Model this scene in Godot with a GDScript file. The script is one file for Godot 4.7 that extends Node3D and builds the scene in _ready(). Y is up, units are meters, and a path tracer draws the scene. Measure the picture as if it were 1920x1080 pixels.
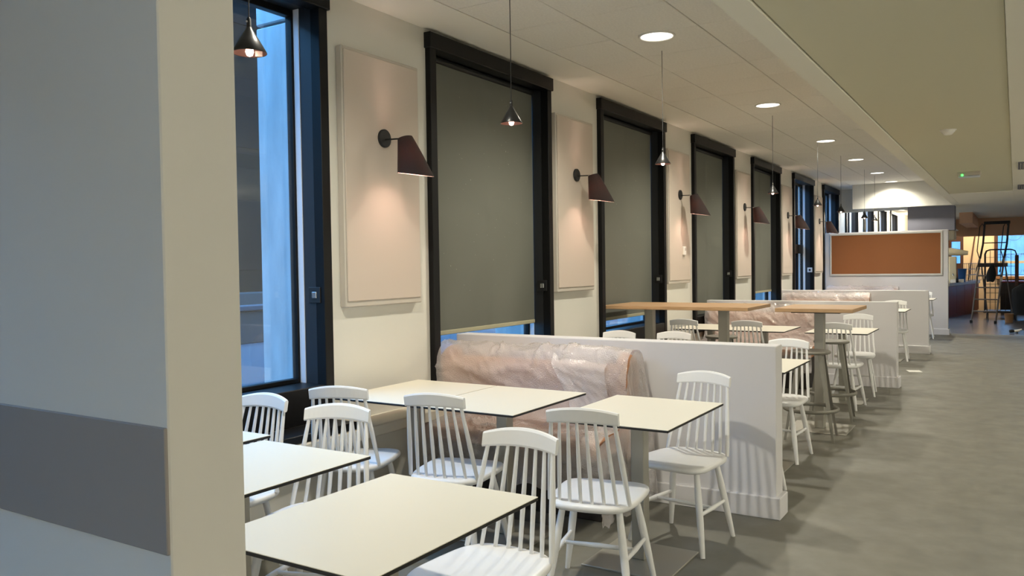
extends Node3D
# A canteen seen along its window wall: x runs from the window wall (x = -3.37) into the room, z towards the camera, y up.

var M := {}
var used := {}
var chair_0: Node3D
var table_0: Node3D
var stool_0: Node3D
var downlight_0: Node3D
var pendant_0: Node3D
var sconce_0: Node3D
var panel_0: Node3D

const WX := -3.37          # face of the window wall
const PITCH := 2.62        # from window to window
const CEIL := 3.06
const SOF := 2.55
const ENDZ := -18.32

func _ready():
	# ---------------------------------------------------------------- camera
	var cam := Camera3D.new()
	cam.name = "camera"
	var yaw := 0.557526
	var pitch := -0.0271912
	var roll := -0.0145528
	var fw := Vector3(-sin(yaw) * cos(pitch), sin(pitch), -cos(yaw) * cos(pitch))
	var rt := Vector3(cos(yaw), 0, -sin(yaw))
	var up := rt.cross(fw)
	var r2 := rt * cos(roll) + up * sin(roll)
	var u2 := up * cos(roll) - rt * sin(roll)
	cam.transform = Transform3D(Basis(r2, u2, -fw), Vector3(0, 1.46, 0))
	cam.fov = rad_to_deg(2.0 * atan(540.0 / 1515.8))
	cam.near = 0.05
	cam.far = 200.0
	add_child(cam)
	cam.current = true
	# ---------------------------------------------------------------- sky and exposure
	var we := WorldEnvironment.new()
	we.name = "surroundings"
	var env := Environment.new()
	var sky := Sky.new()
	var sm := ProceduralSkyMaterial.new()
	sm.sky_top_color = Color(0.42, 0.71, 0.98)
	sm.sky_horizon_color = Color(0.48, 0.76, 0.99)
	sm.ground_horizon_color = Color(0.25, 0.33, 0.45)
	sm.ground_bottom_color = Color(0.12, 0.15, 0.2)
	sm.sky_energy_multiplier = 2.6
	sky.sky_material = sm
	env.background_mode = Environment.BG_SKY
	env.sky = sky
	env.ambient_light_source = Environment.AMBIENT_SOURCE_SKY
	env.tonemap_mode = Environment.TONE_MAPPER_LINEAR
	env.tonemap_exposure = 1.1
	env.sdfgi_enabled = true
	env.ssao_enabled = true
	env.ssil_enabled = true
	we.environment = env
	add_child(we)

	materials()
	shell()
	window_wall()
	outside()
	fittings()
	seating()
	high_tables()
	far_end()

# ==================================================================== helpers
func col(r: float, g: float, b: float) -> Color:
	return Color(r / 255.0, g / 255.0, b / 255.0)

func mat(key: String, c: Color, rough := 0.6, metal := 0.0, spec := 0.5) -> StandardMaterial3D:
	var m := StandardMaterial3D.new()
	m.resource_name = key
	m.albedo_color = c
	m.roughness = rough
	m.metallic = metal
	m.metallic_specular = spec
	M[key] = m
	return m

func noise_tex(freq: float, octaves: int, seed_: int, ramp: Array, size := 512, kind := FastNoiseLite.TYPE_SIMPLEX_SMOOTH, normal := false, bump := 4.0) -> NoiseTexture2D:
	var n := FastNoiseLite.new()
	n.seed = seed_
	n.noise_type = kind
	n.frequency = freq
	n.fractal_octaves = octaves
	var t := NoiseTexture2D.new()
	t.width = size
	t.height = size
	t.seamless = true
	t.noise = n
	if normal:
		t.as_normal_map = true
		t.bump_strength = bump
	if ramp.size():
		var g := Gradient.new()
		var offs := PackedFloat32Array()
		var cols := PackedColorArray()
		for i in ramp.size():
			offs.append(float(i) / (ramp.size() - 1))
			cols.append(ramp[i])
		g.offsets = offs
		g.colors = cols
		t.color_ramp = g
	return t

func world_tex(m: StandardMaterial3D, t: Texture2D, scale: Vector3, world := true):
	m.albedo_texture = t
	m.uv1_triplanar = true
	m.uv1_world_triplanar = world
	m.uv1_scale = scale

func numbered(n: String) -> String:
	if not used.has(n):
		used[n] = 0
		return n
	used[n] += 1
	return "%s_%03d" % [n, used[n]]

func thing(called: String, label: String, category: String, at := Vector3.ZERO, turn := 0.0, group := "") -> Node3D:
	var o := Node3D.new()
	o.name = numbered(called)
	add_child(o, true)
	o.position = at
	o.rotation.y = turn
	o.set_meta("label", label)
	o.set_meta("category", category)
	if group:
		o.set_meta("group", group)
	return o

func dup(src: Node3D, called: String, label: String, at: Vector3, turn := 0.0, group := "") -> Node3D:
	var o: Node3D = src.duplicate()
	o.name = numbered(called)
	add_child(o, true)
	o.position = at
	o.rotation.y = turn
	o.set_meta("label", label)
	if group:
		o.set_meta("group", group)
	return o

func structure(called: String) -> Node3D:
	var o := Node3D.new()
	o.name = called
	add_child(o, true)
	o.set_meta("kind", "structure")
	return o

func begin() -> SurfaceTool:
	var st := SurfaceTool.new()
	st.begin(Mesh.PRIMITIVE_TRIANGLES)
	st.set_smooth_group(-1)
	return st

func commit(st: SurfaceTool, m: Material) -> ArrayMesh:
	st.generate_normals()
	var am := st.commit()
	am.surface_set_material(0, m)
	return am

func part(called: String, st: SurfaceTool, m: Material, parent: Node3D, label := "") -> MeshInstance3D:
	return part_mesh(called, commit(st, m), parent, label)

func part_mesh(called: String, mesh: Mesh, parent: Node3D, label := "") -> MeshInstance3D:
	var o := MeshInstance3D.new()
	o.name = called
	o.mesh = mesh
	parent.add_child(o, true)
	if label:
		o.set_meta("label", label)
	return o

func solo(called: String, st: SurfaceTool, m: Material, label: String, category: String, group := "") -> MeshInstance3D:
	var o := MeshInstance3D.new()
	o.name = numbered(called)
	o.mesh = commit(st, m)
	add_child(o, true)
	o.set_meta("label", label)
	o.set_meta("category", category)
	if group:
		o.set_meta("group", group)
	return o

func tri(st: SurfaceTool, a: Vector3, b: Vector3, c: Vector3, ctr: Vector3):
	var n := (a - c).cross(a - b)
	if n.dot((a + b + c) / 3.0 - ctr) < 0.0:
		var t := b
		b = c
		c = t
	st.add_vertex(a)
	st.add_vertex(b)
	st.add_vertex(c)

func quad(st: SurfaceTool, a: Vector3, b: Vector3, c: Vector3, d: Vector3, ctr: Vector3):
	tri(st, a, b, c, ctr)
	tri(st, a, c, d, ctr)

# chamfered box between two corners, placed by xf
func box(st: SurfaceTool, mn: Vector3, mx: Vector3, bev := 0.003, xf := Transform3D.IDENTITY):
	st.set_smooth_group(-1)
	var c := (mn + mx) * 0.5
	var h := (mx - mn) * 0.5
	var b := minf(bev, minf(h.x, minf(h.y, h.z)) * 0.9)
	var w := xf * c
	var v := func(sx: float, sy: float, sz: float, ax: int) -> Vector3:
		var p := Vector3(sx * h.x, sy * h.y, sz * h.z)
		for k in 3:
			if k != ax:
				p[k] -= b * signf(p[k])
		return xf * (c + p)
	if b < 0.0004:
		var q := func(sx: float, sy: float, sz: float) -> Vector3: return xf * (c + Vector3(sx * h.x, sy * h.y, sz * h.z))
		for s in [-1.0, 1.0]:
			quad(st, q.call(s, -1, -1), q.call(s, 1, -1), q.call(s, 1, 1), q.call(s, -1, 1), w)
			quad(st, q.call(-1, s, -1), q.call(1, s, -1), q.call(1, s, 1), q.call(-1, s, 1), w)
			quad(st, q.call(-1, -1, s), q.call(1, -1, s), q.call(1, 1, s), q.call(-1, 1, s), w)
		return
	for s in [-1.0, 1.0]:
		quad(st, v.call(s, -1, -1, 0), v.call(s, 1, -1, 0), v.call(s, 1, 1, 0), v.call(s, -1, 1, 0), w)
		quad(st, v.call(-1, s, -1, 1), v.call(1, s, -1, 1), v.call(1, s, 1, 1), v.call(-1, s, 1, 1), w)
		quad(st, v.call(-1, -1, s, 2), v.call(1, -1, s, 2), v.call(1, 1, s, 2), v.call(-1, 1, s, 2), w)
	for s in [-1.0, 1.0]:
		for t in [-1.0, 1.0]:
			quad(st, v.call(s, t, -1, 0), v.call(s, t, 1, 0), v.call(s, t, 1, 1), v.call(s, t, -1, 1), w)
			quad(st, v.call(s, -1, t, 0), v.call(s, 1, t, 0), v.call(s, 1, t, 2), v.call(s, -1, t, 2), w)
			quad(st, v.call(-1, s, t, 1), v.call(1, s, t, 1), v.call(1, s, t, 2), v.call(-1, s, t, 2), w)
			for u in [-1.0, 1.0]:
				tri(st, v.call(s, t, u, 0), v.call(s, t, u, 1), v.call(s, t, u, 2), w)

# joins rings of points into a smooth skin
func loft(st: SurfaceTool, rings: Array, cap := true, smooth := true, closed := true, uv_scale := Vector2.ZERO):
	var n: int = rings[0].size()
	var ctrs := []
	for r in rings:
		var c := Vector3.ZERO
		for p in r:
			c += p
		ctrs.append(c / n)
	var last := n if closed else n - 1
	var vote := 0.0
	for i in rings.size() - 1:
		for k in last:
			var a: Vector3 = rings[i][k]
			var b: Vector3 = rings[i][(k + 1) % n]
			var c: Vector3 = rings[i + 1][(k + 1) % n]
			var mid: Vector3 = (a + c) * 0.5
			var cc: Vector3 = (ctrs[i] + ctrs[i + 1]) * 0.5
			vote += (a - c).cross(a - b).dot(mid - cc)
	var flip := vote < 0.0
	st.set_smooth_group(1 if smooth else -1)
	var uv := uv_scale != Vector2.ZERO
	for i in rings.size() - 1:
		for k in last:
			var k2 := (k + 1) % n
			var idx := [[i, k, k], [i, k2, k + 1], [i + 1, k2, k + 1], [i, k, k], [i + 1, k2, k + 1], [i + 1, k, k]]
			if flip:
				idx = [[i, k, k], [i + 1, k2, k + 1], [i, k2, k + 1], [i, k, k], [i + 1, k, k], [i + 1, k2, k + 1]]
			for j in idx:
				if uv:
					st.set_uv(Vector2(j[2] * uv_scale.x, j[0] * uv_scale.y))
				st.add_vertex(rings[j[0]][j[1]])
	st.set_smooth_group(-1)
	if cap and closed:
		for e in [0, rings.size() - 1]:
			var o: int = 1 if e == 0 else rings.size() - 2
			for k in n:
				tri(st, ctrs[e], rings[e][k], rings[e][(k + 1) % n], ctrs[o] if not ctrs[o].is_equal_approx(ctrs[e]) else ctrs[(rings.size() - 1) - e])

func ring(c: Vector3, ax: Vector3, r: float, n := 12, squash := 1.0, side := Vector3.ZERO) -> PackedVector3Array:
	var a := ax.normalized()
	var u := side
	if u == Vector3.ZERO:
		u = a.cross(Vector3.UP)
		if u.length() < 0.05:
			u = Vector3.RIGHT
	u = (u - a * u.dot(a)).normalized()
	var v := a.cross(u).normalized()
	var out := PackedVector3Array()
	for k in n:
		var t := TAU * k / n
		out.append(c + u * cos(t) * r + v * sin(t) * r * squash)
	return out

# round bar through points, with a radius at each
func tube(st: SurfaceTool, pts: Array, radii: Array, n := 10, cap := true):
	var rings := []
	var side := Vector3.ZERO
	for i in pts.size():
		var a: Vector3 = pts[maxi(i - 1, 0)]
		var b: Vector3 = pts[mini(i + 1, pts.size() - 1)]
		var ax: Vector3 = (b - a).normalized()
		if side == Vector3.ZERO:
			side = ax.cross(Vector3.UP)
			if side.length() < 0.05:
				side = Vector3.RIGHT
		side = (side - ax * side.dot(ax)).normalized()
		var r: float = radii[i] if radii.size() > 1 else radii[0]
		rings.append(ring(pts[i], ax, r, n, 1.0, side))
	loft(st, rings, cap)

func lathe(st: SurfaceTool, prof: Array, n := 28, at := Vector3.ZERO, cap := true):
	var rings := []
	for p in prof:
		var r := PackedVector3Array()
		for k in n:
			var t := TAU * k / n
			r.append(at + Vector3(cos(t) * p.x, p.y, sin(t) * p.x))
		rings.append(r)
	loft(st, rings, cap)

# closed outline in (a, b) pushed along x from x0 to x1 with rounded ends
func extrude_x(st: SurfaceTool, poly: Array, x0: float, x1: float, round_ := 0.0):
	var c := Vector2.ZERO
	for p in poly:
		c += p
	c /= poly.size()
	var rings := []
	var steps := [[0.0, 0.0]]
	if round_ > 0.0:
		steps = []
		for i in 6:
			var t := i / 5.0 * PI / 2.0
			steps.append([round_ * (1.0 - sin(t)), round_ * (1.0 - cos(t))])
		steps.reverse()
	var put := func(x: float, inset: float):
		var r := PackedVector3Array()
		for p in poly:
			var d: Vector2 = p - c
			var q: Vector2 = c + d * maxf(0.02, 1.0 - inset / maxf(d.length(), 0.001))
			r.append(Vector3(x, q.y, q.x))
		rings.append(r)
	for s in steps:
		put.call(x0 + s[1], s[0]) if round_ > 0.0 else put.call(x0, 0.0)
	steps.reverse()
	for s in steps:
		put.call(x1 - s[1], s[0]) if round_ > 0.0 else put.call(x1, 0.0)
	loft(st, rings, true, round_ > 0.0)

# ==================================================================== materials
func materials():
	mat("wall", col(216, 213, 203), 0.75)
	mat("partition", col(220, 218, 220), 0.6)
	mat("nib", col(226, 223, 216), 0.7)
	mat("dado", col(156, 149, 144), 0.55)
	var t := mat("tile", col(243, 239, 229), 0.9)
	world_tex(t, noise_tex(0.06, 3, 5, [Color(0.95, 0.95, 0.95), Color(1, 1, 1)], 256), Vector3(3, 3, 3))
	mat("plaster", col(242, 238, 227), 0.85)
	mat("soffit", col(234, 230, 214), 0.8)
	mat("coffer", col(212, 207, 180), 0.8)
	mat("gap", col(60, 54, 46), 0.9)
	var f := mat("floor", Color.WHITE, 0.6)
	world_tex(f, noise_tex(0.012, 6, 11, [col(114, 112, 104), col(121, 119, 110), col(128, 126, 117)], 1024), Vector3(0.35, 0.35, 0.35))
	f.roughness_texture = noise_tex(0.02, 4, 12, [Color(0.7, 0.7, 0.7), Color(1, 1, 1)], 512)
	var f2 := mat("floor_far", Color.WHITE, 0.25)
	world_tex(f2, noise_tex(0.02, 4, 13, [col(96, 94, 96), col(120, 118, 120)], 512), Vector3(0.5, 0.5, 0.5))
	mat("black", col(13, 13, 14), 0.45, 0.0, 0.35)
	mat("lining", col(34, 36, 40), 0.4)
	mat("black_matt", col(20, 20, 21), 0.6)
	mat("channel", col(200, 205, 214), 0.45)
	var g := mat("glass", Color(0.9, 0.95, 1.0, 0.03), 0.0)
	g.transparency = BaseMaterial3D.TRANSPARENCY_ALPHA
	mat("concrete", Color.WHITE, 0.9)
	world_tex(M.concrete, noise_tex(0.01, 5, 21, [col(146, 152, 154), col(172, 176, 178)], 512), Vector3(1.2, 0.35, 1.2))
	mat("facade", col(24, 20, 18), 0.95, 0.0, 0.1)
	mat("facade_light", col(38, 36, 36), 0.9)
	mat("dark_glass", col(16, 15, 15), 0.6, 0.0, 0.1)
	mat("terrace", col(50, 48, 56), 0.9)
	# blind cloth, with the pale flecks that dot it
	var im := Image.create(512, 1024, false, Image.FORMAT_RGB8)
	im.fill(col(107, 108, 98))
	var rng := RandomNumberGenerator.new()
	rng.seed = 7
	for i in 60:
		var x := rng.randi_range(4, 500)
		var y := rng.randi_range(60, 900)
		var l := rng.randi_range(1, 6) if i % 4 == 0 else 2
		for k in l:
			im.set_pixel(x + (k / 3), y + k, col(205, 204, 190) if i % 3 else col(168, 166, 150))
	var bl := mat("blind", Color.WHITE, 0.8)
	bl.albedo_texture = ImageTexture.create_from_image(im)
	bl.normal_enabled = true
	bl.normal_texture = noise_tex(0.004, 2, 31, [], 256, FastNoiseLite.TYPE_SIMPLEX_SMOOTH, true, 12.0)
	bl.normal_scale = 0.4
	mat("hem", col(176, 170, 142), 0.7)
	var pf := mat("panel", col(205, 192, 178), 0.95)
	world_tex(pf, noise_tex(0.3, 2, 41, [Color(0.93, 0.93, 0.93), Color(1, 1, 1)], 256), Vector3(6, 6, 6))
	mat("panel_rim", col(196, 188, 176), 0.7)
	var sh := mat("shade", col(30, 22, 21), 0.9)
	sh.backlight_enabled = true
	sh.backlight = Color(0.075, 0.046, 0.04)
	var sl := mat("shade_lining", col(222, 196, 184), 0.8)
	sl.backlight_enabled = true
	sl.backlight = Color(0.9, 0.72, 0.65)
	mat("pendant_metal", col(40, 40, 40), 0.32, 0.4)
	mat("copper", col(96, 70, 62), 0.5, 0.1)
	mat("chrome", col(205, 205, 205), 0.2, 0.9)
	mat("chair", col(243, 243, 243), 0.36)
	mat("table_white", col(230, 225, 209), 0.4)
	mat("table_core", col(22, 21, 22), 0.5)
	mat("steel", col(178, 175, 165), 0.45, 0.65)
	mat("stool_grey", col(134, 131, 122), 0.45, 0.15)
	var wd := mat("wood", Color.WHITE, 0.45)
	world_tex(wd, noise_tex(0.02, 4, 51, [col(172, 136, 98), col(196, 160, 120), col(210, 176, 136)], 512), Vector3(0.5, 9, 9))
	var ck := mat("cork", Color.WHITE, 0.95)
	world_tex(ck, noise_tex(0.25, 3, 61, [col(136, 84, 48), col(150, 96, 58), col(163, 108, 69)], 512), Vector3(2.5, 2.5, 2.5))
	mat("cork_frame", col(214, 212, 206), 0.4)
	var up := mat("upholstery", col(206, 154, 118), 0.9)
	up.normal_enabled = true
	up.normal_texture = noise_tex(0.3, 2, 71, [], 256, FastNoiseLite.TYPE_SIMPLEX, true, 3.0)
	up.uv1_triplanar = true
	up.uv1_scale = Vector3(5, 5, 5)
	mat("orange_cloth", col(204, 128, 66), 0.9)
	mat("plinth", col(52, 47, 44), 0.7)
	var fl := mat("film", Color(0.97, 0.94, 0.93, 0.42), 0.14, 0.0, 1.0)
	fl.transparency = BaseMaterial3D.TRANSPARENCY_ALPHA
	fl.cull_mode = BaseMaterial3D.CULL_DISABLED
	fl.normal_enabled = true
	fl.normal_texture = noise_tex(0.08, 1, 81, [], 512, FastNoiseLite.TYPE_CELLULAR, true, 10.0)
	fl.normal_scale = 0.6
	var fp: StandardMaterial3D = fl.duplicate()
	fp.resource_name = "film_plain"
	fp.albedo_color = Color(0.97, 0.94, 0.93, 0.44)
	fp.normal_texture = noise_tex(0.012, 3, 82, [], 512, FastNoiseLite.TYPE_SIMPLEX, true, 14.0)
	fp.normal_scale = 0.7
	M["film_plain"] = fp
	mat("offwhite", col(232, 230, 222), 0.5)
	mat("ledge", col(224, 216, 198), 0.5)
	mat("greypaint", col(116, 116, 126), 0.8)
	mat("brown", col(200, 160, 128), 0.8)
	mat("peach", col(238, 216, 184), 0.8)
	mat("post", col(74, 44, 32), 0.6)
	mat("red", col(118, 22, 18), 0.45)
	mat("counter_top", col(178, 166, 150), 0.4)
	mat("dark_cloth", col(26, 30, 34), 0.9)
	mat("alu", col(120, 112, 106), 0.4, 0.5)
	mat("dark_metal", col(50, 44, 42), 0.5, 0.3)
	mat("blue_plastic", col(70, 130, 210), 0.4)
	mat("cardboard", col(170, 130, 92), 0.9)
	mat("cream", col(226, 214, 182), 0.6)
	emit("lamp_face", Color(1.0, 0.97, 0.92), 4.0)
	emit("bulb_warm", Color(1.0, 0.82, 0.74), 6.0)
	emit("green_led", Color(0.1, 1.0, 0.35), 2.0)

func emit(key: String, c: Color, e: float):
	var m := mat(key, Color.WHITE, 0.4)
	m.emission_enabled = true
	m.emission = c
	m.emission_energy_multiplier = e

# ==================================================================== shell
func slab(called: String, mn: Vector3, mx: Vector3, m: Material, bev := 0.0) -> MeshInstance3D:
	var st := begin()
	box(st, mn, mx, bev)
	var o := MeshInstance3D.new()
	o.name = called
	o.mesh = commit(st, m)
	add_child(o, true)
	o.set_meta("kind", "structure")
	return o

func shell():
	slab("floor", Vector3(-3.62, -0.2, -18.15), Vector3(3.4, 0, 6.2), M.floor)
	slab("floor_far", Vector3(-3.62, -0.2, -26.9), Vector3(3.4, 0, -18.15), M.floor_far)
	slab("floor_corridor", Vector3(-3.62, -0.2, -33.2), Vector3(-2.03, 0, -26.9), M.floor_far)
	slab("ground_yard", Vector3(-2.03, -0.3, -60), Vector3(20, -0.05, -26.9), M.terrace)
	# suspended ceiling by the windows: border, dark backing, tiles
	var c := structure("ceiling")
	var st := begin()
	box(st, Vector3(WX - 0.2, CEIL, ENDZ), Vector3(-2.968, CEIL + 0.12, 6.2), 0)
	part("border", st, M.plaster, c)
	st = begin()
	box(st, Vector3(-2.968, CEIL + 0.022, ENDZ), Vector3(-1.0, CEIL + 0.12, 6.2), 0)
	part("backing", st, M.gap, c)
	var xs := [-2.965, -2.45, -1.82, -1.2]
	var meshes := []
	for i in 3:
		st = begin()
		box(st, Vector3(0.003, 0, 0.003), Vector3(xs[i + 1] - xs[i] - 0.003, 0.02, 0.587), 0.003)
		meshes.append(commit(st, M.tile))
	var rng := RandomNumberGenerator.new()
	rng.seed = 3
	var z := -18.30
	while z < 1.0:
		for i in 3:
			var o := part_mesh("tile", meshes[i], c)
			o.position = Vector3(xs[i], CEIL + rng.randf_range(0.0, 0.0015), z)
		z += 0.59
	st = begin()
	box(st, Vector3(-1.198, CEIL, ENDZ), Vector3(-1.0, CEIL + 0.05, 6.2), 0)
	part("border", st, M.plaster, c)
	# lower ceiling over the aisle: edge band, recessed panel, then plain
	var a := structure("ceiling_aisle")
	st = begin()
	box(st, Vector3(-1.08, SOF, ENDZ), Vector3(-0.945, CEIL + 0.12, 6.2), 0.004)
	part("edge_band", st, M.soffit, a)
	st = begin()
	box(st, Vector3(-0.938, SOF + 0.008, -15.33), Vector3(-0.0445, SOF + 0.2, 6.2), 0.002)
	part("inset_panel", st, M.coffer, a)
	st = begin()
	box(st, Vector3(-0.945, SOF + 0.03, -15.33), Vector3(-0.04, SOF + 0.22, 6.2), 0)
	part("backing", st, M.gap, a)
	st = begin()
	box(st, Vector3(-0.945, SOF, ENDZ), Vector3(-0.04, SOF + 0.2, -15.335), 0.002)
	part("end_band", st, M.soffit, a)
	st = begin()
	box(st, Vector3(-0.043, SOF, ENDZ), Vector3(3.4, SOF + 0.2, 6.2), 0.003)
	part("plain_field", st, M.soffit, a)
	# bulkhead that closes the high ceiling
	var b := structure("wall_bulkhead")
	st = begin()
	box(st, Vector3(-2.93, SOF, -19.4), Vector3(-1.08, CEIL + 0.12, ENDZ), 0.004)
	part("face", st, M.wall, b)
	st = begin()
	box(st, Vector3(WX - 0.2, SOF, -19.52), Vector3(-2.92, CEIL + 0.12, -19.4), 0.004)
	part("return_face", st, M.wall, b)
	slab("ceiling_bay", Vector3(WX - 0.2, CEIL, -19.5), Vector3(-2.9, CEIL + 0.12, ENDZ), M.plaster)
	slab("ceiling_far", Vector3(-2.03, SOF, -26.9), Vector3(3.4, SOF + 0.2, -19.4), M.soffit)
	slab("ceiling_corridor", Vector3(WX - 0.25, CEIL, -33.2), Vector3(-2.03, CEIL + 0.2, -19.5), M.plaster)
	slab("ceiling_far_side", Vector3(-1.1, SOF, -19.4), Vector3(3.4, SOF + 0.2, ENDZ), M.soffit)
	slab("wall_right", Vector3(3.2, 0, -26.9), Vector3(3.4, CEIL + 0.12, 6.2), M.wall)
	slab("wall_rear", Vector3(-3.62, 0, 6.0), Vector3(3.4, CEIL + 0.12, 6.2), M.wall)
	# pier that stands out of the window wall beside the camera
	var n := structure("wall_pier")
	st = begin()
	box(st, Vector3(WX, 0, -1.067), Vector3(-1.295, CEIL, -0.9), 0.003)
	part("body", st, M.nib, n)
	st = begin()
	box(st, Vector3(WX, 0.945, -0.902), Vector3(-1.298, 1.177, -0.894), 0.002)
	part("dado_board", st, M.dado, n, "dark grey wall guard board")
	# half-height walls between the bays
	var k := 0
	for zz in [-4.65, -10.13, -14.03]:
		var p := structure(["wall_low", "wall_low_001", "wall_low_002"][k])
		st = begin()
		box(st, Vector3(WX, 0, zz - 0.14), Vector3(-1.149, 0.985, zz), 0.004)
		part("panel", st, M.partition, p)
		st = begin()
		box(st, Vector3(WX, 0, zz - 0.16), Vector3(-1.125, 0.125, zz + 0.02), 0.004)
		part("skirting", st, M.partition, p)
		k += 1
	var s := structure("wall_screen")
	st = begin()
	box(st, Vector3(WX, 0, -17.89), Vector3(-1.112, 2.045, -17.75), 0.004)
	part("panel", st, M.partition, s)
	st = begin()
	box(st, Vector3(WX, 0, -17.91), Vector3(-1.09, 0.115, -17.73), 0.004)
	part("skirting", st, M.partition, s)
	# cork board hung on it
	var cb := thing("cork_board", "long orange-brown cork pinboard in a pale frame on the far screen wall", "pinboard", Vector3(-2.24, 1.16, -17.75))
	st = begin()
	box(st, Vector3(-1.0, 0.03, 0), Vector3(1.0, 0.83, 0.018), 0)
	part("cork", st, M.cork, cb)
	st = begin()
	box(st, Vector3(-1.035, 0, 0), Vector3(1.035, 0.035, 0.03), 0.004)
	box(st, Vector3(-1.035, 0.825, 0), Vector3(1.035, 0.86, 0.03), 0.004)
	box(st, Vector3(-1.035, 0.036, 0), Vector3(-1.0, 0.824, 0.03), 0.004)
	box(st, Vector3(1.0, 0.036, 0), Vector3(1.035, 0.824, 0.03), 0.004)
	part("frame", st, M.cork_frame, cb)

# ==================================================================== windows
func win_left(n: int) -> float:
	return -4.345 - PITCH * (n - 2)

func window_wall():
	var w := structure("wall_left")
	var lo := 0.6
	for n in range(-2, 12):
		var zl := win_left(n) - 0.03
		var zr := win_left(n) - 1.64
		var prev := 6.2 if n == -2 else win_left(n - 1) - 1.64
		var st := begin()
		box(st, Vector3(-3.62, 0, zl), Vector3(WX, CEIL + 0.12, prev), 0)
		part("pier", st, M.wall, w)
		st = begin()
		box(st, Vector3(-3.62, 0, zr), Vector3(WX, lo, zl), 0)
		part("spandrel", st, M.wall, w)
		st = begin()
		box(st, Vector3(-3.62, 3.02, zr), Vector3(WX, CEIL + 0.12, zl), 0)
		part("lintel", st, M.wall, w)
		make_window(n)
	var st2 := begin()
	box(st2, Vector3(-3.62, 0, -33.2), Vector3(WX, CEIL + 0.12, win_left(11) - 1.64), 0)
	part("pier", st2, M.wall, w)
	slab("wall_end", Vector3(-3.62, 0, -33.4), Vector3(-2.03, CEIL, -33.2), M.wall)
	# ledge along the foot of the windows in the first bay
	var l := structure("trim_1")
	st2 = begin()
	box(st2, Vector3(WX, 0.49, -4.64), Vector3(-3.12, 0.555, -1.08), 0.006)
	part("ledge_board", st2, M.ledge, l)
	st2 = begin()
	box(st2, Vector3(WX, 0.0, -4.64), Vector3(-3.2, 0.49, -1.08), 0.004)
	part("ledge_front", st2, M.wall, l)

var pane_mesh := {}

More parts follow.
